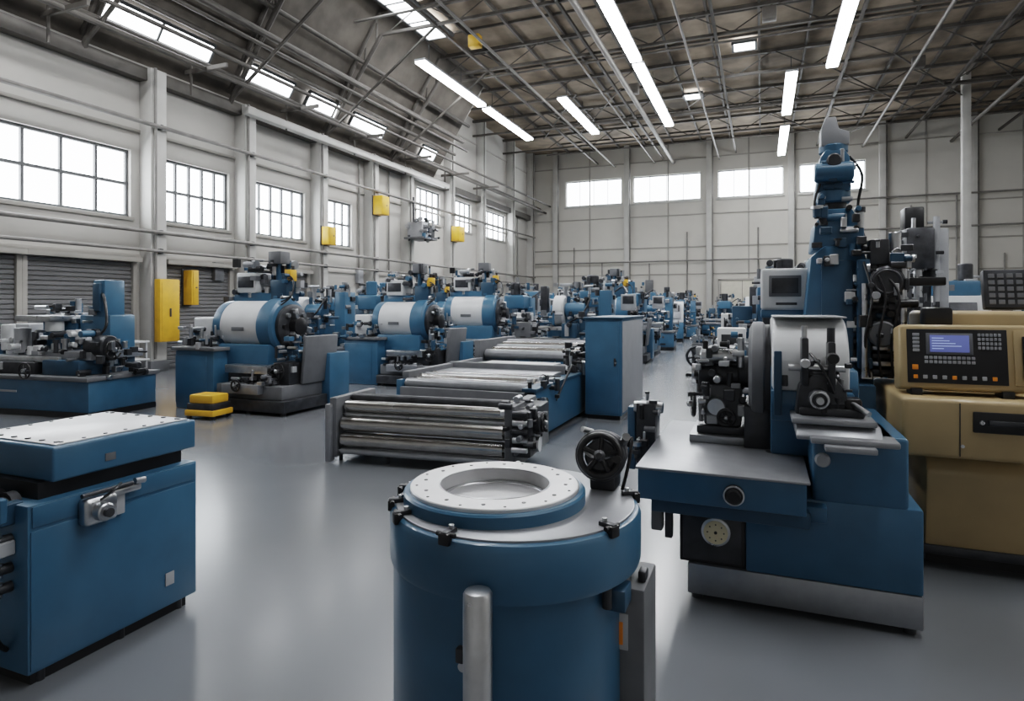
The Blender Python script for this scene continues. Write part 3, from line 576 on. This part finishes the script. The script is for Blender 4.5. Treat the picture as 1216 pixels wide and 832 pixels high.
b=MB()
b.box(-1.25,1.25,-.55,.6,.0,.08,BLACK,0); b.box(-1.25,1.25,-.55,.6,.08,.52,BLUE,.015); b.box(-1.3,1.28,-.6,.65,.52,.58,GREY,.01); b.box(-.7,-.1,-.56,-.545,.33,.36,LGREY,.002)
b.box(.25,.95,-.45,.5,.58,.80,BLUED,.02); b.box(-1.1,.1,-.45,.45,.58,.76,DARK,.02); b.box(-1.2,.5,-.4,.35,.76,.84,STEEL,.01); b.box(-.2,1.05,-.35,.55,.80,.92,TABLE,.01)
b.box(.35,.95,.05,.5,.9,1.45,BLUE,.03)
b.box(.62,.85,.05,.4,1.4,1.98,BLUE,.02); b.box(.66,.80,.0,.1,1.5,1.93,BLUED,.02); b.box(-.4,.30,.05,.5,.9,1.40,BLUE,.03); b.box(-.5,.2,-.3,.3,1.35,1.44,STEEL,.01)
b.cyl((.9,-.2,1.0),(1.25,-.2,1.0),.16,DARK,seg=28,bev=.015); b.wheel((1.3,-.2,.95),(1,0,0),.13); b.cyl((-.9,-.1,.9),(-.9,-.1,1.3),.09,WHITE,seg=24,bev=.01); b.cyl((-.6,-.1,.86),(-.6,-.1,1.25),.11,LGREY,seg=24,bev=.01)
b.cyl((.05,-.1,1.2),(.05,-.1,1.45),.12,WHITE,seg=28,bev=.01)
b.box(-1.2,-.75,.1,.5,.84,1.3,LGREY,.02)
b.greeb(-1.1,1.1,-.45,.3,.6,1.2,110,601,[DARK,DARK,STEEL,GREY,BLUE,WHITE],(.04,.14)); b.greeb(-.5,.7,.0,.4,1.3,1.6,26,602,None,(.05,.14)); b.greeb(.95,1.35,-.5,.3,.55,1.05,24,603,[DARK,STEEL,BLACK],(.04,.13))
b.wheel((.2,-.66,.66),(0,-1,0),.11); b.hose([(.7,.1,1.8),(.9,0,1.7),(1.05,-.1,1.3),(.9,-.15,1.1)],.02,BLACK)
b.obj('surface_grinder',(-10.05,6.3,0),math.radians(6))
b=MB(); b.box(-.24,.24,-.2,.2,.05,.13,YEL,.01); b.box(-.22,.22,-.18,.18,.13,.22,DARK,.01); b.box(-.20,.20,-.16,.16,.22,.34,YEL,.02)
for x in (-.2,.2):
    for y in (-.15,.15): b.cyl((x,y-.02,.03),(x,y+.02,.03),.03,BLACK)
b.obj('pallet_cart',(-7.3,6.62,0),.1)
b=MB(); b.wheel((0,-.12,.45),(.2,-1,0),.22,DARK,.03,6); b.box(-.12,.12,-.1,.3,.05,.75,GREY,.02); b.cyl((0,.1,.75),(0,.1,1.05),.05,STEEL); b.box(-.25,.25,-.1,.35,0,.06,BLACK); b.greeb(-.12,.12,-.1,.2,.5,.95,16,731,[DARK,STEEL,BLUE],(.04,.12)); b.obj('reel_stand',(-1.35,14.6,0))
def ycab(x,y,z,w,d,h,name='yellow_wall_box'):
    b=MB(); b.box(-d/2,d/2,-w/2,w/2,0,h,YEL,.015); b.box(d/2,d/2+.01,-w/2+.04,w/2-.04,.04,h-.04,YEL,.004); b.cyl((d/2,.1*w,h/2),(d/2+.03,.1*w,h/2),.02,DARK); b.box(-d/2-.02,-d/2,-w/2-.03,w/2+.03,-.03,h+.03,DARK,.003)
    b.obj(name,(x,y,z))
b=MB(); b.box(-.08,.12,-.27,.27,0,1.5,YEL,.02); b.box(.12,.13,-.23,.23,.08,1.42,YEL,.005); b.box(.13,.15,-.02,.02,.6,.8,DARK,.003); b.box(-.12,-.08,-.2,.2,.1,1.4,DARK,.003); b.obj('yellow_cabinet',(-13.34,10.85,.72))
ycab(-13.35,20.0,5.0,.5,.4,.7); ycab(-13.35,26.4,4.6,.6,.4,.7); ycab(-13.75,11.9,1.6,.22,.3,.9); ycab(-13.4,17,3.6,.4,.3,.6)
b=MB(); b.box(-.5,.4,-.6,.6,0,.08,GREY); b.box(-.4,.3,-.5,.0,.08,.7,LGREY,.02); b.box(-.3,.3,.1,.55,.08,.6,DARK,.02); b.box(.3,.32,-.42,-.1,.2,.58,DARK,.004); b.greeb(-.4,.4,-.6,.6,.0,.95,40,701,None,(.06,.2)); b.cyl((-.4,0,0),(-.4,0,1.8),.04,DARK); b.obj('wall_mounted_control_rack',(-13.1,22.6,4.3))
b=MB()
for z in (.35,.75): b.box(-.25,.25,-1.2,1.2,z,z+.04,WHITE,.005)
for y in (-1.15,0,1.15):
    for x in (-.2,.2): b.box(x-.02,x+.02,y-.02,y+.02,0,.8,LGREY,.003)
b.greeb(-.2,.2,-1.1,1.1,.79,.86,20,711,None,(.06,.16)); b.obj('storage_shelf',(-13.2,8.9,0))

# ---------------------------------------------------------------- world, camera
w=bpy.data.worlds.new('World'); scn.world=w; w.use_nodes=True
w.node_tree.nodes['Background'].inputs[0].default_value=(.75,.85,1,1); w.node_tree.nodes['Background'].inputs[1].default_value=1.0
cam=bpy.data.cameras.new('camera'); co=bpy.data.objects.new('camera',cam); scn.collection.objects.link(co)
co.location=(0,0,1.6); co.rotation_euler=(math.radians(90),0,math.radians(21.87)); cam.sensor_width=36; cam.lens=21.9; cam.shift_y=-.0444; cam.clip_end=200
scn.camera=co
try:
    scn.view_settings.view_transform='Filmic'; scn.view_settings.look='Medium High Contrast'
except Exception as e: print(e)
scn.view_settings.exposure=0.25
